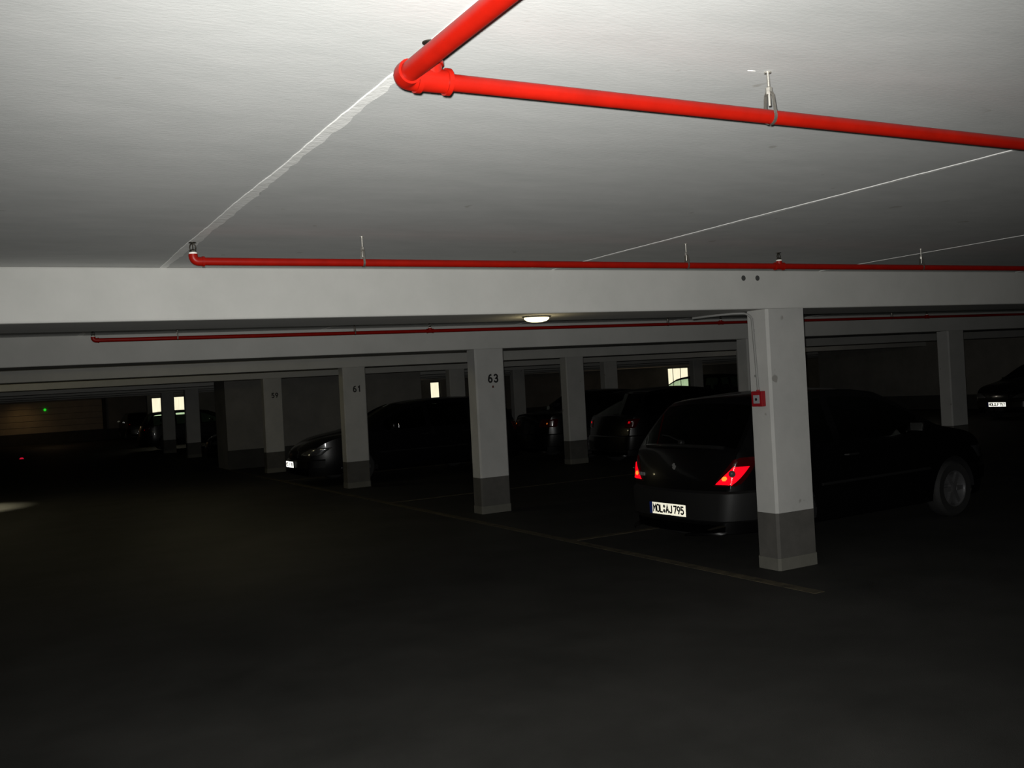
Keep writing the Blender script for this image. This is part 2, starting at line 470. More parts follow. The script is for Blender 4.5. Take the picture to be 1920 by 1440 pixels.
# ------------------------------------------------------------------ pillars
LEAN = 0.011
PW, PD = 0.43, 0.25
def pillar_meshes():
    def sh(z0, z1, g=0.0, bev=0.02):
        bm = bmesh.new()
        x0, x1, y0, y1 = -g, PW + g, -g, PD + g
        c = bev
        ring = [(x0 + c, y0), (x1 - c, y0), (x1, y0 + c), (x1, y1 - c), (x1 - c, y1), (x0 + c, y1), (x0, y1 - c), (x0, y0 + c)]
        A = [bm.verts.new((px + LEAN * z0, py, z0)) for px, py in ring]
        B = [bm.verts.new((px + LEAN * z1, py, z1)) for px, py in ring]
        n = len(ring)
        for k in range(n): bm.faces.new((A[k], A[(k + 1) % n], B[(k + 1) % n], B[k]))
        bm.faces.new(list(reversed(A))); bm.faces.new(B)
        return bm
    return sh
sh = pillar_meshes()
proto = thing('concrete_pillar', '', 'pillar')
obj('shaft', sh(0.47, HB), 'pillar', proto)
obj('painted_base', sh(0.10, 0.47, 0.001), 'base', proto)
obj('plinth', sh(0.0, 0.10, 0.006), 'plinth', proto)
PIL = [
 (5.68, 5.97, 'nearest white pillar with a grey base, carrying the red fire call point', None),
 (5.68, 11.34, 'white pillar with a grey base and the black number 63', '63'),
 (5.68, 16.61, 'white pillar with a grey base and the black number 61', '61'),
 (5.68, 22.14, 'dim pillar with a grey base and the black number 59', '59'),
 (5.68, 31.8, 'dark pillar right of the larger left lit window', None),
 (5.68, 36.3, 'thin dim pillar standing between the two left lit windows', None),
 (10.37, 11.34, 'pillar almost hidden behind the nearest pillar, in front of the dark cars', None),
 (10.37, 16.61, 'dim unnumbered pillar between the number 63 pillar and the small dark hatchback', None),
 (10.37, 22.14, 'dark pillar just left of the number 63 pillar, right of the narrow lit window', None),
 (15.07, 11.34, 'pillar at the right edge, left of the white number plate of the far right car', None),
 (15.07, 16.61, 'dark pillar peeping out left of the nearest pillar, behind the cars', None),
 (15.07, 22.14, 'dim pillar above the dark estate car, left of the right lit window', None),
 (15.07, 27.35, 'faint pillar in the dark gap just right of the number 63 pillar', None),
 (22.46, 27.35, 'black-looking pillar directly right of the right lit window', None),
 (22.46, 36.3, 'faint far pillar left of the dim unnumbered pillar behind the cars', None),
]
for i, (x, y, lab, num) in enumerate(PIL):
    p = proto if i == 0 else copy_tree(proto)
    p.location = (x, y, 0)
    tag(p, lab, 'pillar', 'concrete pillars')
    if num:
        lettering('number', num, 0.118, 'black', p, (0.252 + LEAN * 1.76, 0.0, 1.765), (PI / 2, 0, 0), 0.85, 0.60, 0.37)
    if num == '63':
        bm = bmesh.new(); box(bm, -0.012, 0.012, -0.003, 0.0, -0.014, 0.014, 0.003)
        obj('rust_mark', bm, 'mark', p, loc=(0.262, -0.001, 1.655))

# fire call point on the left face of the nearest pillar with its conduit
fx = 5.68 + LEAN * 1.42
cp = thing('fire_call_point', 'small square red fire alarm call point on the nearest pillar', 'fire alarm', (fx, 6.093, 1.355))
bm = bmesh.new(); box(bm, -0.045, 0.0, -0.062, 0.062, 0, 0.128, 0.006); obj('housing', bm, 'callred', cp)
bm = bmesh.new(); box(bm, -0.049, -0.044, -0.036, 0.036, 0.026, 0.096, 0.003); g = obj('glass_plate', bm, 'callwhite', cp)
bm = bmesh.new(); disc(bm, (-0.049, 0, 0.060), (-1, 0, 0), 0.012, 0.003, 16); obj('push_button', bm, 'black', g)
bm = bmesh.new(); disc(bm, (-0.018, 0.004, 0.128), (0, 0, 1), 0.014, 0.012, 14); obj('cable_gland', bm, 'callred', cp)
bm = bmesh.new()
pts = [(fx - 0.016, 6.097, 1.49)]
for k in range(1, 9): pts.append((5.68 + LEAN * (1.49 + k * 0.075) - 0.016, 6.097 + 0.004 * k, 1.49 + k * 0.075))
tx = pts[-1][0]
for k in range(1, 7):
    a = k / 6 * PI / 2
    pts.append((tx - 0.055 * (1 - math.cos(a)), 6.13 + 0.06 * math.sin(a) * 0.6, 2.09 + 0.048 * math.sin(a)))
pts += [(tx - 0.12, 6.22, 2.142), (tx - 0.20, 6.40, 2.142), (tx - 0.22, 6.62, 2.142)]
tube(bm, pts, 0.010, 10)
cd = obj('cable_conduit', bm, 'conduit', smooth=True)
tag(cd, 'thin grey conduit running down the nearest pillar to the red call point', 'conduit')
for z in (1.60, 1.98):
    bm = bmesh.new(); box(bm, 5.68 + LEAN * z - 0.012, 5.68 + LEAN * z + 0.002, 6.118, 6.142, z, z + 0.02, 0.002)
    obj('conduit_clip', bm, 'conduit', cd)

# ------------------------------------------------------------------ sprinkler pipes
PR = 0.0192
def sprinkler(bmr, x, y, z, parent):
    """upright sprinkler head standing on the pipe"""
    def sc(b): bmesh.ops.scale(b, vec=(1.12, 1.12, 1.12), space=Matrix.Translation((-x, -y, -z)), verts=b.verts)
    bm = bmesh.new(); lathe(bm, [(0, z + 0.030), (0.0165, z + 0.030), (0.0175, z + 0.034), (0.0165, z + 0.038), (0, z + 0.038)], 18, Matrix.Translation((x, y, 0)))
    sc(bm); s = obj('sealing_ring', bm, 'ptfe', parent, True)
    bm = bmesh.new()
    T = Matrix.Translation((x, y, 0))
    lathe(bm, [(0, z + 0.036), (0.0145, z + 0.036), (0.0145, z + 0.046), (0.010, z + 0.049), (0.006, z + 0.051), (0, z + 0.051)], 6, T)
    for s_ in (-1, 1):
        tube(bm, [(x + s_ * 0.010, y, z + 0.046), (x + s_ * 0.013, y, z + 0.058), (x + s_ * 0.010, y, z + 0.070), (x + s_ * 0.002, y, z + 0.077)], 0.0024, 8)
    tube(bm, [(x, y, z + 0.05), (x, y, z + 0.075)], 0.0022, 8)
    lathe(bm, [(0, z + 0.076), (0.005, z + 0.076), (0.016, z + 0.079), (0.016, z + 0.081), (0, z + 0.081)], 16, T)
    sc(bm); return obj('sprinkler_head', bm, 'darkmetal', parent)

def hanger(x, y, z, parent, zt=HC):
    bm = bmesh.new()
    r = PR + 0.0025
    pts = []
    for k in range(17):
        a = -PI * 0.62 + 2 * PI * 0.62 * k / 16
        pts.append((x, y + r * math.sin(a), z - r * math.cos(a)))
    top = z + 0.072
    pts = [(x, y - 0.006, top)] + [(x, y - 0.014, top - 0.012)] + pts + [(x, y + 0.014, top - 0.012)] + [(x, y + 0.006, top)]
    # strap: flat band 12 mm wide
    prev = None
    for p in pts:
        a = bm.verts.new((p[0] - 0.006, p[1], p[2])); b_ = bm.verts.new((p[0] + 0.006, p[1], p[2]))
        if prev: bm.faces.new((prev[0], prev[1], b_, a))
        prev = (a, b_)
    bmesh.ops.solidify(bm, geom=bm.faces[:], thickness=0.0018)
    hg = obj('pipe_hanger', bm, 'galv', parent)
    bm = bmesh.new(); tube(bm, [(x, y, z + 0.030), (x, y, zt)], 0.0042, 10)
    obj('threaded_rod', bm, 'galv', hg, True)
    bm = bmesh.new(); lathe(bm, [(0, 0.062), (0.0095, 0.062), (0.0095, 0.080), (0.006, 0.083), (0, 0.083)], 6, Matrix.Translation((x, y, z)))
    obj('nut', bm, 'galv', hg)
    bm = bmesh.new(); lathe(bm, [(0, zt - z - 0.004), (0.010, zt - z - 0.004), (0.010, zt - z), (0, zt - z)], 14, Matrix.Translation((x, y, z)))
    obj('ceiling_flange', bm, 'galv', hg)

def elbow_pts(c, d0, d1, r=0.03, n=7):
    """quarter bend around corner c from direction d0 (pointing away from c) to d1"""
    c = Vector(c); d0 = Vector(d0); d1 = Vector(d1)
    o = c + (d0 + d1) * r
    return [o - d1 * r * math.cos(t) - d0 * r * math.sin(t) for t in [PI / 2 * k / (n - 1) for k in range(n)]]

def branch_pipe(y, x0, x1, z, heads, hangers, label, end=True, slope=0.0):
    root = thing('sprinkler_pipe', label, 'pipe', (0, 0, 0), 0, 'red sprinkler branch pipes')
    bm = bmesh.new(); tube(bm, [(x0 + 0.02, y, z), (x1, y, z)], PR, 20); obj('pipe', bm, 'red', root, True)
    for k, hx in enumerate(heads):
        bm = bmesh.new()
        if k == 0 and end:
            pts = [(hx + 0.050, y, z)] + elbow_pts((hx, y, z), (1, 0, 0), (0, 0, 1), 0.025) + [(hx, y, z + 0.034)]
            tube(bm, pts, 0.0218, 18)
            tube(bm, [(hx + 0.040, y, z), (hx + 0.051, y, z)], 0.0250, 18)
        else:
            tube(bm, [(hx - 0.036, y, z), (hx + 0.036, y, z)], 0.0222, 18)
            tube(bm, [(hx - 0.040, y, z), (hx - 0.031, y, z)], 0.0255, 18)
            tube(bm, [(hx + 0.031, y, z), (hx + 0.040, y, z)], 0.0255, 18)
            tube(bm, [(hx, y, z), (hx, y, z + 0.034)], 0.0205, 18)
        obj('fitting', bm, 'red', root, True)
        sprinkler(None, hx, y, z, root)
    for hx in hangers: hanger(hx, y, z, root)
    return root

branch_pipe(4.776, 0.932, 12.5, 2.336, [0.932, 4.70], [1.787, 3.922, 6.11], 'red sprinkler pipe running along the nearest concrete beam')
branch_pipe(10.20, 1.004, 28.2, 2.338, [1.004, 4.575, 8.9, 13.1], [1.79, 3.67, 8.0, 12.3], 'second red sprinkler pipe, seen below the nearest beam')
branch_pipe(15.5, 1.0, 28.2, 2.336, [1.0, 4.6, 8.9], [2.0, 6.7, 11.0], 'third, very dim red sprinkler pipe, just under the second beam')

# the near pipe: elbow, tee and the thicker feed pipe coming towards the viewer
y0, z0, fx0 = 1.983, 2.348, 0.860
root = thing('sprinkler_feed_pipe', 'bright red pipe bending at an elbow beneath the ceiling joint, closest to the viewer', 'pipe', (0, 0, 0))
bm = bmesh.new(); tube(bm, [(fx0 + 0.10, y0, z0), (9.0, y0, z0)], PR, 24); obj('branch_pipe', bm, 'red', root, True)
bm = bmesh.new(); tube(bm, [(fx0, y0 - 0.03, z0), (fx0, -5.9, z0)], 0.0222, 24); obj('feed_pipe', bm, 'red', root, True)
bm = bmesh.new()
pts = [(fx0, y0 - 0.045, z0)] + elbow_pts((fx0, y0, z0), (0, -1, 0), (1, 0, 0), 0.023, 9) + [(fx0 + 0.036, y0, z0)]
tube(bm, pts, 0.0275, 24)
tube(bm, [(fx0 + 0.030, y0, z0), (fx0 + 0.042, y0, z0)], 0.0315, 24)
obj('elbow', bm, 'red', root, True)
bm = bmesh.new()
tube(bm, [(fx0 + 0.038, y0, z0), (fx0 + 0.112, y0, z0)], 0.0262, 24)
tube(bm, [(fx0 + 0.103, y0, z0), (fx0 + 0.114, y0, z0)], 0.0305, 24)
tube(bm, [(fx0 + 0.072, y0, z0), (fx0 + 0.072, y0, z0 + 0.040)], 0.0240, 24)
tube(bm, [(fx0 + 0.072, y0, z0 + 0.034), (fx0 + 0.072, y0, z0 + 0.042)], 0.0280, 24)
obj('tee_fitting', bm, 'red', root, True)
sprinkler(None, fx0 + 0.072, y0, z0 - 0.004, root)
hanger(1.953, y0, z0, root)
# a chip of white filler beside the near hanger and a few specks on the ceiling
for px, py, rx, ry in ((1.90, 1.99, 0.014, 0.005),):
    bm = bmesh.new(); lathe(bm, [(0, -0.0015), (1, -0.001), (1.05, 0.001), (0, 0.001)], 14, Matrix.Translation((px, py, HC)) @ Matrix.Diagonal((rx, ry, 1, 1)))
    tag(obj('paint_chip', bm, 'joint'), 'tiny white paint chip on the ceiling beside the near pipe hanger', 'paint chip')

# bulkhead lamp under the first beam
lm = thing('bulkhead_lamp', 'small glowing oval lamp under the nearest beam', 'lamp', (3.66, 6.22, 0))
T = Matrix.Translation((0, 0, 0)) @ Matrix.Diagonal((1.0, 0.6, 1, 1))
bm = bmesh.new(); lathe(bm, [(0, HB), (0.115, HB), (0.118, HB - 0.006), (0.105, HB - 0.010), (0, HB - 0.010)], 28, T); obj('lamp_base', bm, 'trim', lm, True)
bm = bmesh.new(); lathe(bm, [(0.104, HB - 0.008), (0.100, HB - 0.022), (0.080, HB - 0.036), (0.045, HB - 0.043), (0, HB - 0.045)], 28, T); obj('lamp_diffuser', bm, 'lampglow', lm, True)

# tiny signal lights
bm = bmesh.new(); disc(bm, (3.20, 59.90, 1.90), (0, -1, 0), 0.07, 0.03, 14); tag(obj('signal_light', bm, 'greenled'), 'tiny green signal light high on the garage door', 'signal light')
bm = bmesh.new(); lathe(bm, [(0, 0.06), (0.05, 0.05), (0.08, 0.0), (0, 0.0)], 14, Matrix.Translation((1.32, 41.5, 0))); tag(obj('floor_reflector', bm, 'redled'), 'tiny red reflector light on the dark floor at far left', 'reflector')

# floor markings
def strip(x0, x1, y0, y1, lab):
    bm = bmesh.new(); box(bm, x0, x1, y0, y1, 0.0, 0.003)
    tag(obj('floor_line', bm, 'line'), lab, 'floor line', 'painted parking lines')
strip(5.27, 5.37, 5.2, 43.0, 'long worn yellowish line along the front of the parking bays')
strip(5.37, 10.3, 8.58, 8.67, 'bay line left of the near hatchback, between the nearest pillar and pillar 63')
strip(5.37, 10.3, 13.75, 13.84, 'bay line between pillar 63 and pillar 61')
strip(5.37, 10.3, 19.60, 19.69, 'faint bay line left of the dark car parked nose out')

# ------------------------------------------------------------------ cars
def catmull(P, n):
    out = [P[0]]
    for i in range(len(P) - 1):
        p0 = P[max(i - 1, 0)]; p1 = P[i]; p2 = P[i + 1]; p3 = P[min(i + 2, len(P) - 1)]
        for k in range(1, n + 1):
            t = k / n
            q = []
            for c in range(2):
                m1 = (p2[c] - p0[c]) * 0.5; m2 = (p3[c] - p1[c]) * 0.5
                lim = abs(p2[c] - p1[c]) * 2.0
                m1 = max(-lim, min(lim, m1)); m2 = max(-lim, min(lim, m2))
                h00 = 2 * t**3 - 3 * t**2 + 1; h10 = t**3 - 2 * t**2 + t; h01 = -2 * t**3 + 3 * t**2; h11 = t**3 - t**2
                q.append(h00 * p1[c] + h10 * m1 + h01 * p2[c] + h11 * m2)
            out.append(tuple(q))
    return out

HATCH = dict(L=3.84, W=1.61, belt=0.93, zb=0.20, wheels=(0.66, 3.10), R=0.295,
  P=[(0.00, 0.28), (0.02, 0.50), (0.05, 0.70), (0.11, 0.90), (0.15, 0.96), (0.47, 1.33), (0.60, 1.385), (1.1, 1.42), (1.6, 1.425), (2.10, 1.37), (2.88, 0.985), (3.0, 0.955), (3.4, 0.87), (3.68, 0.74), (3.80, 0.58), (3.84, 0.34)],
  rear=(4, 5), front=(9, 10), doors=[(1.35, 2.62), (0.95, 1.35)], quarter=(0.42, 0.90))
ESTATE = dict(L=4.45, W=1.72, belt=0.96, zb=0.20, wheels=(0.85, 3.52), R=0.31,
  P=[(0.00, 0.28), (0.02, 0.52), (0.05, 0.74), (0.10, 0.94), (0.13, 0.98), (0.36, 1.37), (0.50, 1.43), (1.2, 1.475), (1.9, 1.465), (2.45, 1.41), (3.28, 1.00), (3.42, 0.965), (3.95, 0.87), (4.25, 0.75), (4.41, 0.60), (4.45, 0.34)],
  rear=(4, 5), front=(9, 10), doors=[(2.02, 2.98), (1.10, 2.02)], quarter=(0.36, 1.02))
SALOON = dict(L=4.50, W=1.74, belt=0.95, zb=0.20, wheels=(0.98, 3.60), R=0.31,
  P=[(0.00, 0.28), (0.02, 0.52), (0.05, 0.76), (0.10, 0.93), (0.18, 0.985), (0.72, 1.04), (1.28, 1.36), (1.5, 1.405), (1.95, 1.43), (2.5, 1.385), (3.28, 1.00), (3.42, 0.965), (3.98, 0.87), (4.30, 0.75), (4.46, 0.60), (4.50, 0.34)],
  rear=(5, 6), front=(9, 10), doors=[(2.05, 3.0), (1.20, 2.05)], quarter=(0.85, 1.14))
TALL = dict(L=4.30, W=1.74, belt=1.02, zb=0.22, wheels=(0.78, 3.40), R=0.32,
  P=[(0.00, 0.30), (0.02, 0.55), (0.04, 0.80), (0.08, 1.00), (0.10, 1.05), (0.30, 1.47), (0.45, 1.555), (1.1, 1.61), (1.9, 1.60), (2.45, 1.52), (3.25, 1.08), (3.38, 1.04), (3.85, 0.93), (4.12, 0.80), (4.26, 0.62), (4.30, 0.36)],
  rear=(4, 5), front=(9, 10), doors=[(2.0, 2.95), (1.05, 2.0)], quarter=(0.34, 0.98))

def wheel_mesh_builder(R):
    w = 0.18
    bt = bmesh.new()
    lathe(bt, [(R * 0.62, -w / 2 + 0.01), (R * 0.90, -w / 2), (R * 0.975, -w / 2 + 0.018), (R, -w / 2 + 0.045), (R, w / 2 - 0.045), (R * 0.975, w / 2 - 0.018), (R * 0.90, w / 2), (R * 0.62, w / 2 - 0.01), (R * 0.60, 0.0), (R * 0.62, -w / 2 + 0.01)], 40, Matrix.Rotation(PI / 2, 4, 'X'))
    br = bmesh.new()
    lathe(br, [(R * 0.635, w / 2 - 0.006), (R * 0.60, w / 2 - 0.012), (R * 0.575, w / 2 - 0.035), (R * 0.56, -w / 2 + 0.02), (R * 0.62, -w / 2 + 0.012)], 40, Matrix.Rotation(PI / 2, 4, 'X'))
    for k in range(6):
        a = 2 * PI * k / 6
        m = Matrix.Rotation(PI / 2, 4, 'X') @ Matrix.Rotation(a, 4, 'Z')
        pr = [(0.03, -0.026), (R * 0.585, -0.020), (R * 0.585, 0.020), (0.03, 0.026)]
        lo = [br.verts.new(m @ Vector((x, y, w / 2 - 0.050))) for x, y in pr]
        hi = [br.verts.new(m @ Vector((x, y, w / 2 - (0.022 if x > 0.1 else 0.016)))) for x, y in pr]
        for q in range(4): br.faces.new((lo[q], lo[(q + 1) % 4], hi[(q + 1) % 4], hi[q]))
        br.faces.new(hi); br.faces.new(list(reversed(lo)))
    lathe(br, [(0, w / 2 - 0.008), (0.028, w / 2 - 0.010), (0.055, w / 2 - 0.018), (0.06, w / 2 - 0.055), (0, w / 2 - 0.055)], 24, Matrix.Rotation(PI / 2, 4, 'X'))
    bd = bmesh.new()
    lathe(bd, [(0, -0.03), (R * 0.45, -0.03), (R * 0.45, -0.01), (0, -0.01)], 24, Matrix.Rotation(PI / 2, 4, 'X'))
    return bt, br, bd

def make_car(label, kind, loc, rz, paintm, plate_rear=None, plate_front=None, detail=True, extras=None, name='parked_car', gm='glass'):
    S = kind
    L, Wd, belt, zb = S['L'], S['W'] / 2, S['belt'], S['zb']
    root = thing(name, label, 'car', loc, rz)
    NS = 5
    prof = catmull(S['P'], NS)
    zmax = max(p[1] for p in prof)
    def plan(x):
        w = Wd
        if x < 0.55: w *= 1 - 0.20 * ((0.55 - x) / 0.55) ** 2.6
        if x > L - 0.75: w *= 1 - 0.24 * ((x - (L - 0.75)) / 0.75) ** 2.6
        return w
    def Y(x, z):
        w = plan(x)
        if z < 0.55: k = 1 - 0.06 * ((0.55 - z) / 0.35) ** 2
        elif z < belt: k = 1 - 0.025 * ((z - 0.55) / (belt - 0.55)) ** 2
        else: k = 0.975 - 0.24 * ((z - belt) / (zmax - belt))
        return w * k
    def bow(x):                      # how far nose/tail/glass bulge on the centre line
        if x < 0.9: return -0.10 * (1 - x / 0.9)
        if x > L - 1.9: return 0.13 * ((x - (L - 1.9)) / 1.9)
        return 0
    X0 = -L / 2                      # local x of the tail
    NV = 8                           # across half width
    NL, NU = 9, 7
    nP = len(prof)
    groups = {}
    def add(key, quad):
        groups.setdefault(key, []).append(quad)
    crown = lambda x: 0.035
    def top_pt(i, v):                # v 0 = centre .. 1 = edge
        x, z = prof[i]
        ye = Y(x, z)
        return (X0 + x + bow(x) * (1 - v * v), ye * v, z + (crown(x) * (1 - v * v) if 2 < i < nP - 3 else 0.0))
    vs = [0, .15, .3, .45, .6, .74, .86, .94, 1.0]
    rg, fg = S['rear'], S['front']
    def is_glass_top(i):             # segment i..i+1
        if rg[0] * NS <= i < rg[1] * NS: return 'rear_window'
        if fg[0] * NS <= i < fg[1] * NS: return 'windshield'
        return None
    hoodx = S['P'][fg[1]][0]
    for s in (-1, 1):
        for i in range(nP - 1):
            for j in range(len(vs) - 1):
                q = [top_pt(i, vs[j]), top_pt(i, vs[j + 1]), top_pt(i + 1, vs[j + 1]), top_pt(i + 1, vs[j])]
                q = [(a, b_ * s, c) for a, b_, c in q]
                g = is_glass_top(i)
                if g and j < len(vs) - 2: key = g
                elif i > fg[1] * NS and prof[i][1] > 0.72: key = 'bonnet'
                else: key = 'body'
                add(key, q)
        # side
        R = S['R'] + 0.055
        def colpts(i):
            x, zt = prof[i]
            zbel = min(belt, zt - 0.004)
            lo = min(zb, zt - 0.03)
            zz = [lo + (zbel - lo) * k / NL for k in range(NL + 1)] + [zbel + (zt - zbel) * k / NU for k in range(1, NU + 1)]
            return [(x, z) for z in zz]
        cols = [colpts(i) for i in range(nP)]
        def snap(x, z):
            for wx in S['wheels']:
                d = math.hypot(x - wx, z - S['R'])
                if d < R and d > 1e-6:
                    return wx + (x - wx) * R / d, S['R'] + (z - S['R']) * R / d
            return x, z
        for i in range(nP - 1):
            for j in range(NL + NU):
                cs = [cols[i][j], cols[i + 1][j], cols[i + 1][j + 1], cols[i][j + 1]]
                if all(any(math.hypot(x - wx, z - S['R']) < R for wx in S['wheels']) for x, z in cs): continue
                cs2 = [snap(*c) for c in cs]
                xm = sum(c[0] for c in cs) / 4
                q = [(X0 + x, Y(x, z) * s, z) for x, z in cs2]
                key = 'body'
                zt = prof[i][1]
                for k, (a, b_) in enumerate(S['doors']):
                    if a < xm < b_: key = ('door', k, s)
                if j >= NL and zt > belt + 0.10 and j < NL + NU - 1 and j > NL - 1:
                    a0, a1 = S['quarter']
                    if a0 < xm < a1 and S['P'][rg[1]][0] - 0.12 < xm: key = ('quarter_window', 0, s)
                    for k, (a, b_) in enumerate(S['doors']):
                        if a + 0.05 < xm < b_ - 0.02: key = ('door_window', k, s)
                    if xm > S['doors'][0][1] - 0.02 and xm < hoodx - 0.1: key = ('body')
                add(key, q)
        # underside
        for i in range(nP - 1):
            a, b_ = cols[i][0], cols[i + 1][0]
            if any(abs(a[0] - wx) < R or abs(b_[0] - wx) < R for wx in S['wheels']):
                w2 = 0.55
                add('body', [(X0 + a[0], 0, a[1]), (X0 + a[0], w2 * s, a[1]), (X0 + b_[0], w2 * s, b_[1]), (X0 + b_[0], 0, b_[1])])
            else:
                add('body', [(X0 + a[0], 0, a[1]), (X0 + a[0], Y(*a) * s, a[1]), (X0 + b_[0], Y(*b_) * s, b_[1]), (X0 + b_[0], 0, b_[1])])
    def mesh(name, quads, m, parent, th=0.0):
        bm = bmesh.new()
        for q in quads:
            try: bm.faces.new([bm.verts.new(p) for p in q])
            except ValueError: pass
        bmesh.ops.remove_doubles(bm, verts=bm.verts, dist=0.0015)
        bmesh.ops.dissolve_degenerate(bm, dist=0.0005, edges=bm.edges)
        o = obj(name, bm, m, parent, True)
        if th:
            md = o.modifiers.new('thickness', 'SOLIDIFY'); md.thickness = th; md.offset = -1; md.use_even_offset = False
        return o
    mesh('body', groups['body'], paintm, root)
    if 'bonnet' in groups: mesh('bonnet', groups['bonnet'], paintm, root)
    mesh('windshield', groups['windshield'], gm, root)
    rw = mesh('rear_window', groups['rear_window'], gm, root)
    drs = {}
    for key in sorted([k for k in groups if isinstance(k, tuple)], key=str):
        if key[0] == 'door': drs[key[1:]] = mesh('door', groups[key], paintm, root)
    for key in sorted([k for k in groups if isinstance(k, tuple)], key=str):
        if key[0] == 'door_window': mesh('door_window', groups[key], gm, drs.get(key[1:], root))
        if key[0] == 'quarter_window': mesh('quarter_window', groups[key], gm, root)
    # profile inverse
    def xprof(z, front):
        pts = prof if not front else list(reversed(prof))
        for a, b_ in zip(pts, pts[1:]):
            if (a[1] - z) * (b_[1] - z) <= 0 and a[1] != b_[1]:
                t = (z - a[1]) / (b_[1] - a[1]); return a[0] + (b_[0] - a[0]) * t
        return pts[0][0]
    def wrap(s, z, side, front, off):
        xe = xprof(z, front); ye = Y(xe, z)
        d = 1 if front else -1
        if s <= 0:
            y = ye + s; v = y / ye
            x = xe + bow(xe) * (1 - v * v)
            return (X0 + x + d * off, (y + off * 0.3) * side, z)
        x = xe - d * s
        k = min(1, s / 0.25)
        return (X0 + x + d * off * (1 - k) , (Y(x, z) + off * (0.4 + 0.6 * k)) * side, z)
    def lens(name, smin, smax, z0, z1, side, front, m, off=0.012, parent=root, n=9):
        bm = bmesh.new()
        G = []
        for a in range(n + 1):
            z = z0 + (z1 - z0) * a / n
            t = a / n
            s0, s1 = smin(t), smax(t)
            row = []
            for b_ in range(n + 1):
                u = b_ / n
                e = off if 0 < a < n and 0 < b_ < n else -0.004
                row.append(bm.verts.new(wrap(s0 + (s1 - s0) * u, z, side, front, e)))
            G.append(row)
        for a in range(n):
            for b_ in range(n):
                bm.faces.new((G[a][b_], G[a][b_ + 1], G[a + 1][b_ + 1], G[a + 1][b_]))
        return obj(name, bm, m, parent, True)
    k = belt - 0.93
    for side in (-1, 1):
        if detail:
            tl = lens('tail_light', lambda t: -0.19 + 0.17 * t, lambda t: 0.02 + 0.20 * math.sqrt(t + .02), 0.62, 0.89, side, False, 'taildim')
            lens('reflector', lambda t: -0.17 + 0.17 * t, lambda t: -0.02 + 0.165 * math.sqrt(t + .02), 0.635, 0.815, side, False, 'tail', 0.017, tl, 12)
            lens('indicator_lens', lambda t: -0.095 + 0.05 * abs(t - .5), lambda t: -0.025 - 0.05 * abs(t - .5), 0.675, 0.725, side, False, 'amber', 0.024, tl, 8)
            bm = bmesh.new(); p = wrap(0.005, 0.745, side, False, 0.022); disc(bm, p, (-1, side * 0.9, 0), 0.030, 0.008, 20, 0.002); obj('reversing_lens', bm, 'darkglass', tl, True)
            bm = bmesh.new(); p = wrap(0.005, 0.748, side, False, 0.032); disc(bm, p, (-1, side * 0.9, 0), 0.008, 0.006, 12); obj('bulb', bm, 'headlamp', tl, True)
        elif kind is SALOON:
            tl = lens('tail_light', lambda t: -0.34, lambda t: 0.16, 0.72, 0.90, side, False, 'taildim')
            lens('reflector', lambda t: -0.10, lambda t: -0.04, 0.78, 0.83, side, False, 'amber', 0.016, tl, 4)
        else:
            tl = lens('tail_light', lambda t: -0.16, lambda t: 0.08 + 0.06 * t, 0.72 + k, min(belt - 0.03, 1.02 + k * 1.5), side, False, 'taildim')
            lens('reflector', lambda t: -0.10, lambda t: -0.02, 0.80, 0.86, side, False, 'tail', 0.018, tl, 4)
        lens('headlight', lambda t: -0.36 + 0.10 * t, lambda t: 0.20 + 0.10 * t, 0.57, 0.72, side, True, 'headlamp')
        # mirror
        bm = bmesh.new()
        mx = hoodx - 0.45
        my = Y(mx, belt + 0.05)
        box(bm, -0.06, 0.06, 0.0, 0.17, -0.055, 0.055, 0.03)
        box(bm, -0.02, 0.03, -0.07, 0.03, -0.05, -0.01, 0.008)
        bmesh.ops.scale(bm, vec=(1, side, 1), verts=bm.verts)
        o = obj('side_mirror', bm, paintm, root, True, loc=(X0 + mx, (my + 0.05) * side, belt + 0.07))
        bm = bmesh.new(); box(bm, -0.064, -0.060, 0.02, 0.155, -0.04, 0.04, 0.002); bmesh.ops.scale(bm, vec=(1, side, 1), verts=bm.verts)
        obj('mirror_glass', bm, 'chrome', o)
        # door handles
        for kk, (a, b_) in enumerate(S['doors']):
            if b_ - a < 0.6: continue
            bm = bmesh.new()
            hx, hz = a + 0.16, belt - 0.13
            tube(bm, [(X0 + hx - 0.09, (Y(hx, hz) - 0.002) * side, hz), (X0 + hx - 0.07, (Y(hx, hz) + 0.03) * side, hz), (X0 + hx + 0.07, (Y(hx, hz) + 0.03) * side, hz), (X0 + hx + 0.09, (Y(hx, hz) - 0.002) * side, hz)], 0.010, 8)
            obj('door_handle', bm, 'trim', drs[(kk, side)] if (kk, side) in drs else root, True)
        # rubbing strip
        bm = bmesh.new()
        xs = [S['wheels'][0] + 0.42 + (S['wheels'][1] - S['wheels'][0] - 0.84) * q / 12 for q in range(13)]
        tube(bm, [(X0 + x, Y(x, 0.55) * side, 0.55) for x in xs], 0.014, 8)
        obj('side_moulding', bm, 'trim', root, True)
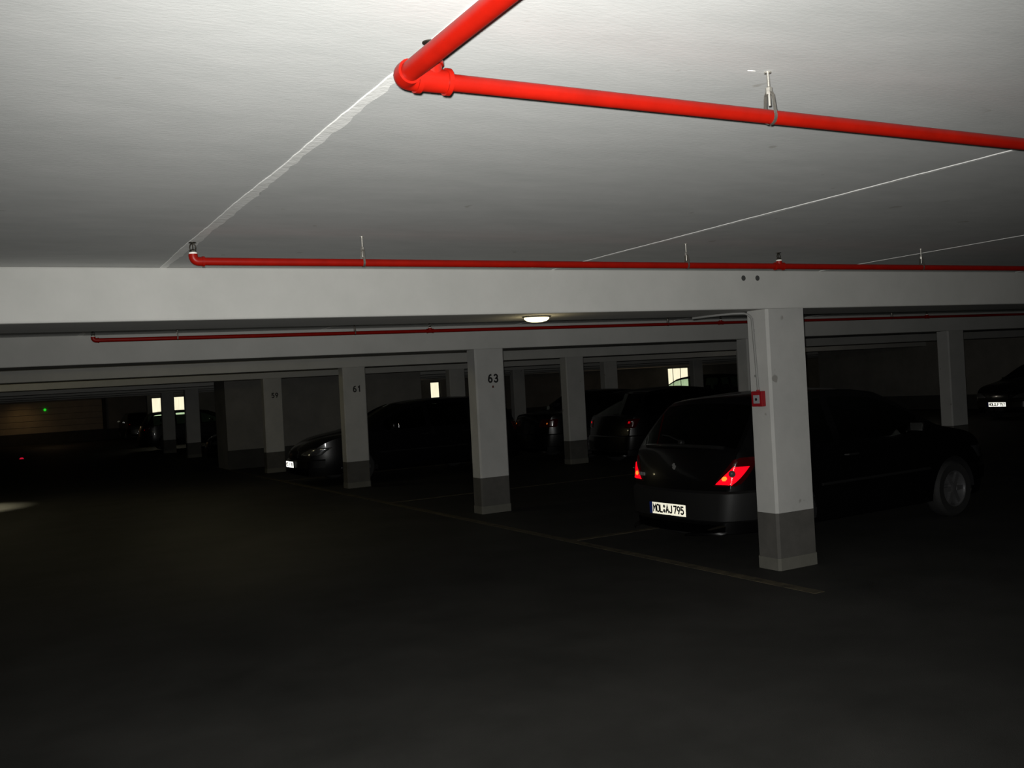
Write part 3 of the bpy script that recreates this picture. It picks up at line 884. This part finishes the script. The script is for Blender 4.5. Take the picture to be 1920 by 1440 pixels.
    # bumpers
    def bumper(front, z0, z1, pr):
        bm = bmesh.new(); rows = []
        zs = [(z0, -0.01), (z0 + 0.02, pr * .8), ((z0 + z1) / 2, pr), (z1 - 0.015, pr), (z1, pr * 0.4), (z1 + 0.01, -0.01)]
        d = 1 if front else -1
        N = 28
        for q in range(N + 1):
            t = -1 + 2 * q / N
            side = 1 if t >= 0 else -1
            a = abs(t)
            row = []
            for z, off in zs:
                zc = min(max(z, 0.30), 0.66)
                xe = xprof(zc, front); ye = Y(xe, zc)
                if a < 0.66:
                    y = ye * a / 0.66; v = y / ye; x = xe + bow(xe) * (1 - v * v)
                    row.append(bm.verts.new((X0 + x + d * off, y * side * (1 + 0.02 * v), z)))
                else:
                    s = (a - 0.66) / 0.34 * 0.26
                    x = xe - d * s
                    kk = min(1, s / 0.2)
                    row.append(bm.verts.new((X0 + x + d * off * (1 - kk), (Y(x, zc) + off * (0.5 + 0.2 * kk)) * side, z)))
            rows.append(row)
        for A, B in zip(rows, rows[1:]):
            for q in range(len(A) - 1): bm.faces.new((A[q], A[q + 1], B[q + 1], B[q]))
        return obj('bumper', bm, 'trim' if (detail and not front) else paintm, root, True)
    bumper(False, 0.30, 0.58, 0.035); bumper(True, 0.20, 0.50, 0.03)
    # grille
    bm = bmesh.new()
    xg = xprof(0.60, True)
    for q in range(5): box(bm, X0 + xg + bow(xg) - 0.03, X0 + xg + bow(xg) + 0.012 - q * 0.006, -0.28, 0.28, 0.545 + q * 0.027, 0.56 + q * 0.027)
    obj('grille', bm, 'trim', root)
    # wipers and interior
    bm = bmesh.new()
    xc, zc = S['P'][fg[1]]
    for yy in (-0.35, 0.25):
        tube(bm, [(X0 + xc + 0.08 + bow(xc) * 0.8, yy, zc + 0.03), (X0 + xc - 0.02 + bow(xc) * .8, yy + 0.45, zc + 0.085)], 0.007, 6)
    obj('wiper', bm, 'trim', root)
    bm = bmesh.new(); box(bm, X0 + 0.35, X0 + xc - 0.1, -Wd * 0.82, Wd * 0.82, zb + 0.02, zb + 0.12)
    box(bm, X0 + xc - 0.45, X0 + xc - 0.05, -Wd * 0.78, Wd * 0.78, 0.62, belt - 0.03, 0.04)
    obj('cabin_floor', bm, 'interior', root)
    sx = S['P'][fg[0]][0] - 0.35
    def seat(y, x, w):
        bm = bmesh.new()
        box(bm, x - 0.25, x + 0.25, y - w / 2, y + w / 2, 0.34, 0.52, 0.04)
        bmesh.ops.rotate(bm, verts=[], cent=(0, 0, 0), matrix=Matrix())
        n0 = len(bm.verts)
        box(bm, x - 0.36, x - 0.22, y - w / 2, y + w / 2, 0.45, 1.02, 0.05)
        k2 = max(1, round(w / 0.6))
        for q in range(k2):
            yc = y - w / 2 + w * (q + 0.5) / k2
            box(bm, x - 0.37, x - 0.27, yc - 0.12, yc + 0.12, 1.06, 1.22, 0.04)
            box(bm, x - 0.325, x - 0.315, yc - 0.05, yc - 0.04, 1.0, 1.08); box(bm, x - 0.325, x - 0.315, yc + 0.04, yc + 0.05, 1.0, 1.08)
        o = obj('seat', bm, 'interior', root, True, loc=(X0, 0, 0))
    seat(-0.36, sx, 0.5); seat(0.36, sx, 0.5); seat(0, sx - 0.95, 1.2)
    # wheels
    bt, br, bd = wheel_mesh_builder(S['R'])
    first = None
    for wx in S['wheels']:
        for side in (-1, 1):
            if first is None:
                wnode = obj('wheel', bt, 'tyre', root, True)
                obj('rim', br, 'rim', wnode, True); obj('brake_disc', bd, 'rim', wnode, True)
                first = wnode
            else:
                wnode = copy_tree(first, root)
            wnode.location = (X0 + wx, side * (Wd - 0.105), S['R'])
            wnode.rotation_euler = (0, 0, 0 if side < 0 else PI)
            # liner
            bm = bmesh.new()
            pts = []
            for q in range(13):
                a = PI * q / 12
                pts.append((math.cos(a), math.sin(a)))
            RR = S['R'] + 0.052
            A = [bm.verts.new((X0 + wx + c * RR, side * (Wd - 0.02) * 0.99, S['R'] + s_ * RR)) for c, s_ in pts]
            B = [bm.verts.new((X0 + wx + c * RR, side * (Wd - 0.30), S['R'] + s_ * RR)) for c, s_ in pts]
            for q in range(12): bm.faces.new((A[q], A[q + 1], B[q + 1], B[q]))
            bm.faces.new(B)
            obj('wheel_arch', bm, 'interior', root, True)
    # plates
    def plate(txt, front, z=0.40):
        xe = xprof(min(max(z, .3), .66), front)
        d = 1 if front else -1
        x = X0 + xe + bow(xe) + d * 0.052
        bm = bmesh.new(); box(bm, -0.26, 0.26, -0.055, 0.055, -0.004, 0.0, 0.0); 
        pn = obj('license_plate', bm, 'plate' if detail else 'plateboost', root)
        pn.location = (x, 0, z)
        pn.rotation_euler = (PI / 2, 0, PI / 2 if front else -PI / 2)
        bm = bmesh.new(); box(bm, -0.262, -0.222, -0.0555, 0.0555, -0.001, 0.0012); obj('blue_band', bm, 'blue', pn)
        bm = bmesh.new()
        for (a, b_, c, e) in ((-0.266, 0.266, 0.055, 0.062), (-0.266, 0.266, -0.062, -0.055), (-0.266, -0.26, -0.062, 0.062), (0.26, 0.266, -0.062, 0.062)):
            box(bm, a, b_, c, e, -0.01, 0.003)
        obj('plate_frame', bm, 'trim', pn)
        a, b_, c = txt
        for w_, cx_ in ((a, -0.138), (b_, 0.022), (c, 0.158)):
            lettering('plate_characters', w_, 0.080, 'ink', pn, (cx_, 0, 0.0002), (0, 0, 0), 0.92, 0.34, 0.36, 0.001)
        bm = bmesh.new(); disc(bm, (-0.047, 0.024, 0.0005), (0, 0, 1), 0.015, 0.0015, 18); obj('inspection_seal', bm, 'badge', pn)
        bm = bmesh.new(); disc(bm, (-0.047, -0.020, 0.0005), (0, 0, 1), 0.017, 0.0015, 18); obj('inspection_seal', bm, 'badge', pn)
    if plate_rear: plate(plate_rear, False, 0.40)
    if plate_front: plate(plate_front, True, 0.42)
    if extras: extras(root, X0, prof, Y, bow, xprof, wrap)
    return root

def hatch_extras(root, X0, prof, Y, bow, xprof, wrap):
    # rear wiper with its pivot, boot badge, small chrome badge, tow eye cover, exhaust
    bm = bmesh.new()
    def rp(z, y):
        xe = xprof(z, False); ye = Y(xe, z); v = y / ye
        return Vector((X0 + xe + bow(xe) * (1 - v * v) - 0.015, y, z + 0.03 * (1 - v * v)))
    tube(bm, [rp(0.985, -0.02), rp(1.01, 0.10), rp(1.04, 0.24), rp(1.05, 0.36)], 0.008, 8)
    disc(bm, rp(0.975, -0.02) + Vector((0.02, 0, 0)), (-1, 0, 0.3), 0.026, 0.05, 16, 0.006)
    obj('rear_wiper', bm, 'trim', root, True)
    bm = bmesh.new()
    tube(bm, [rp(0.955, -0.55 + 1.1 * q / 16) + Vector((-0.012 + 0.10 * abs(-0.5 + q / 16) ** 2, 0, 0)) for q in range(17)], 0.019, 16)
    obj('tailgate_glint_ridge', bm, 'gloss', root, True)  # glossy ridge added to catch a lamp highlight below the rear window
    # rampant-animal outline badge, small and worn
    P2 = [(-.016, -.034), (-.004, -.034), (.000, -.018), (.008, -.018), (.008, -.034), (.020, -.034), (.016, -.012), (.020, .004), (.026, .012), (.022, .018), (.012, .010), (.012, .020), (.018, .028), (.008, .036), (-.004, .036), (-.010, .026), (-.022, .024), (-.020, .016), (-.010, .014), (-.020, .002), (-.016, -.006), (-.008, -.002), (-.012, -.018)]
    bm = bmesh.new()
    c = rp(0.78, 0.0)
    vs_ = [bm.verts.new((c.x + 0.012 - 0.004, c.y - px, 0.78 + pz * 1.25)) for px, pz in P2]
    f = bm.faces.new(vs_); r = bmesh.ops.extrude_face_region(bm, geom=[f]); bmesh.ops.translate(bm, verts=[v for v in r['geom'] if isinstance(v, bmesh.types.BMVert)], vec=(-0.008, 0, 0))
    obj('emblem', bm, 'badge', root)
    bm = bmesh.new()
    for yy in (0.50, 0.555, 0.61):
        p = rp(0.70, yy); box(bm, p.x - 0.002, p.x + 0.010, yy - 0.020, yy + 0.020, 0.68, 0.715, 0.004)
    obj('chrome_badge', bm, 'badge', root)
    bm = bmesh.new(); tube(bm, [(X0 + 0.25, -0.42, 0.24), (X0 + 0.02, -0.42, 0.22), (X0 - 0.04, -0.42, 0.21)], 0.022, 14, cap=False)
    obj('exhaust_pipe', bm, 'darkmetal', root, True)

make_car('near black hatchback with rear plate MOL AJ 795, half behind the nearest pillar', HATCH, (7.70, 7.46, 0), math.radians(2.5), 'carblack', ('MOL', 'AJ', '795'), None, extras=hatch_extras)
make_car('dark car parked nose out between pillars 59 and 61, roof reaching pillar 63', ESTATE, (5.28 + 2.225, 18.25, 0), PI, 'carblue', None, ('MOL', 'B', '88'), detail=False)
make_car('dark saloon car tail out just right of pillar 63, behind the unnumbered pillar', SALOON, (10.5 + 2.25, 18.4, 0), 0, 'cargrey', None, None, detail=False)
make_car('small dark hatchback with a red tail light right of the dim unnumbered pillar', HATCH, (10.62 + 1.92, 15.6, 0), 0, 'carblack', None, None, detail=False)
make_car('black car silhouetted against the right lit window', TALL, (22.0 + 2.15, 29.4, 0), PI, 'cargreen', None, None, detail=False, gm='clearglass')
make_car('dark car at the right edge with a bright white front number plate', SALOON, (23.05 + 2.25, 15.9, 0), PI, 'cargrey', None, ('MOL', 'LF', '757'), detail=False)
make_car('black car silhouetted against the two left lit windows', ESTATE, (5.35 + 2.225, 39.3, 0), 0, 'carblack', None, None, detail=False, gm='clearglass')
make_car('distant car showing one small red tail light, left of the left lit windows', HATCH, (7.65, 57.4, 0), PI / 2, 'cargrey', ('MOL', 'K', '21'), None, detail=False)
make_car('dark car peeping out left of the free-standing stairwell wall', ESTATE, (5.45 + 2.225, 27.0, 0), PI, 'carblack', None, None, detail=False)
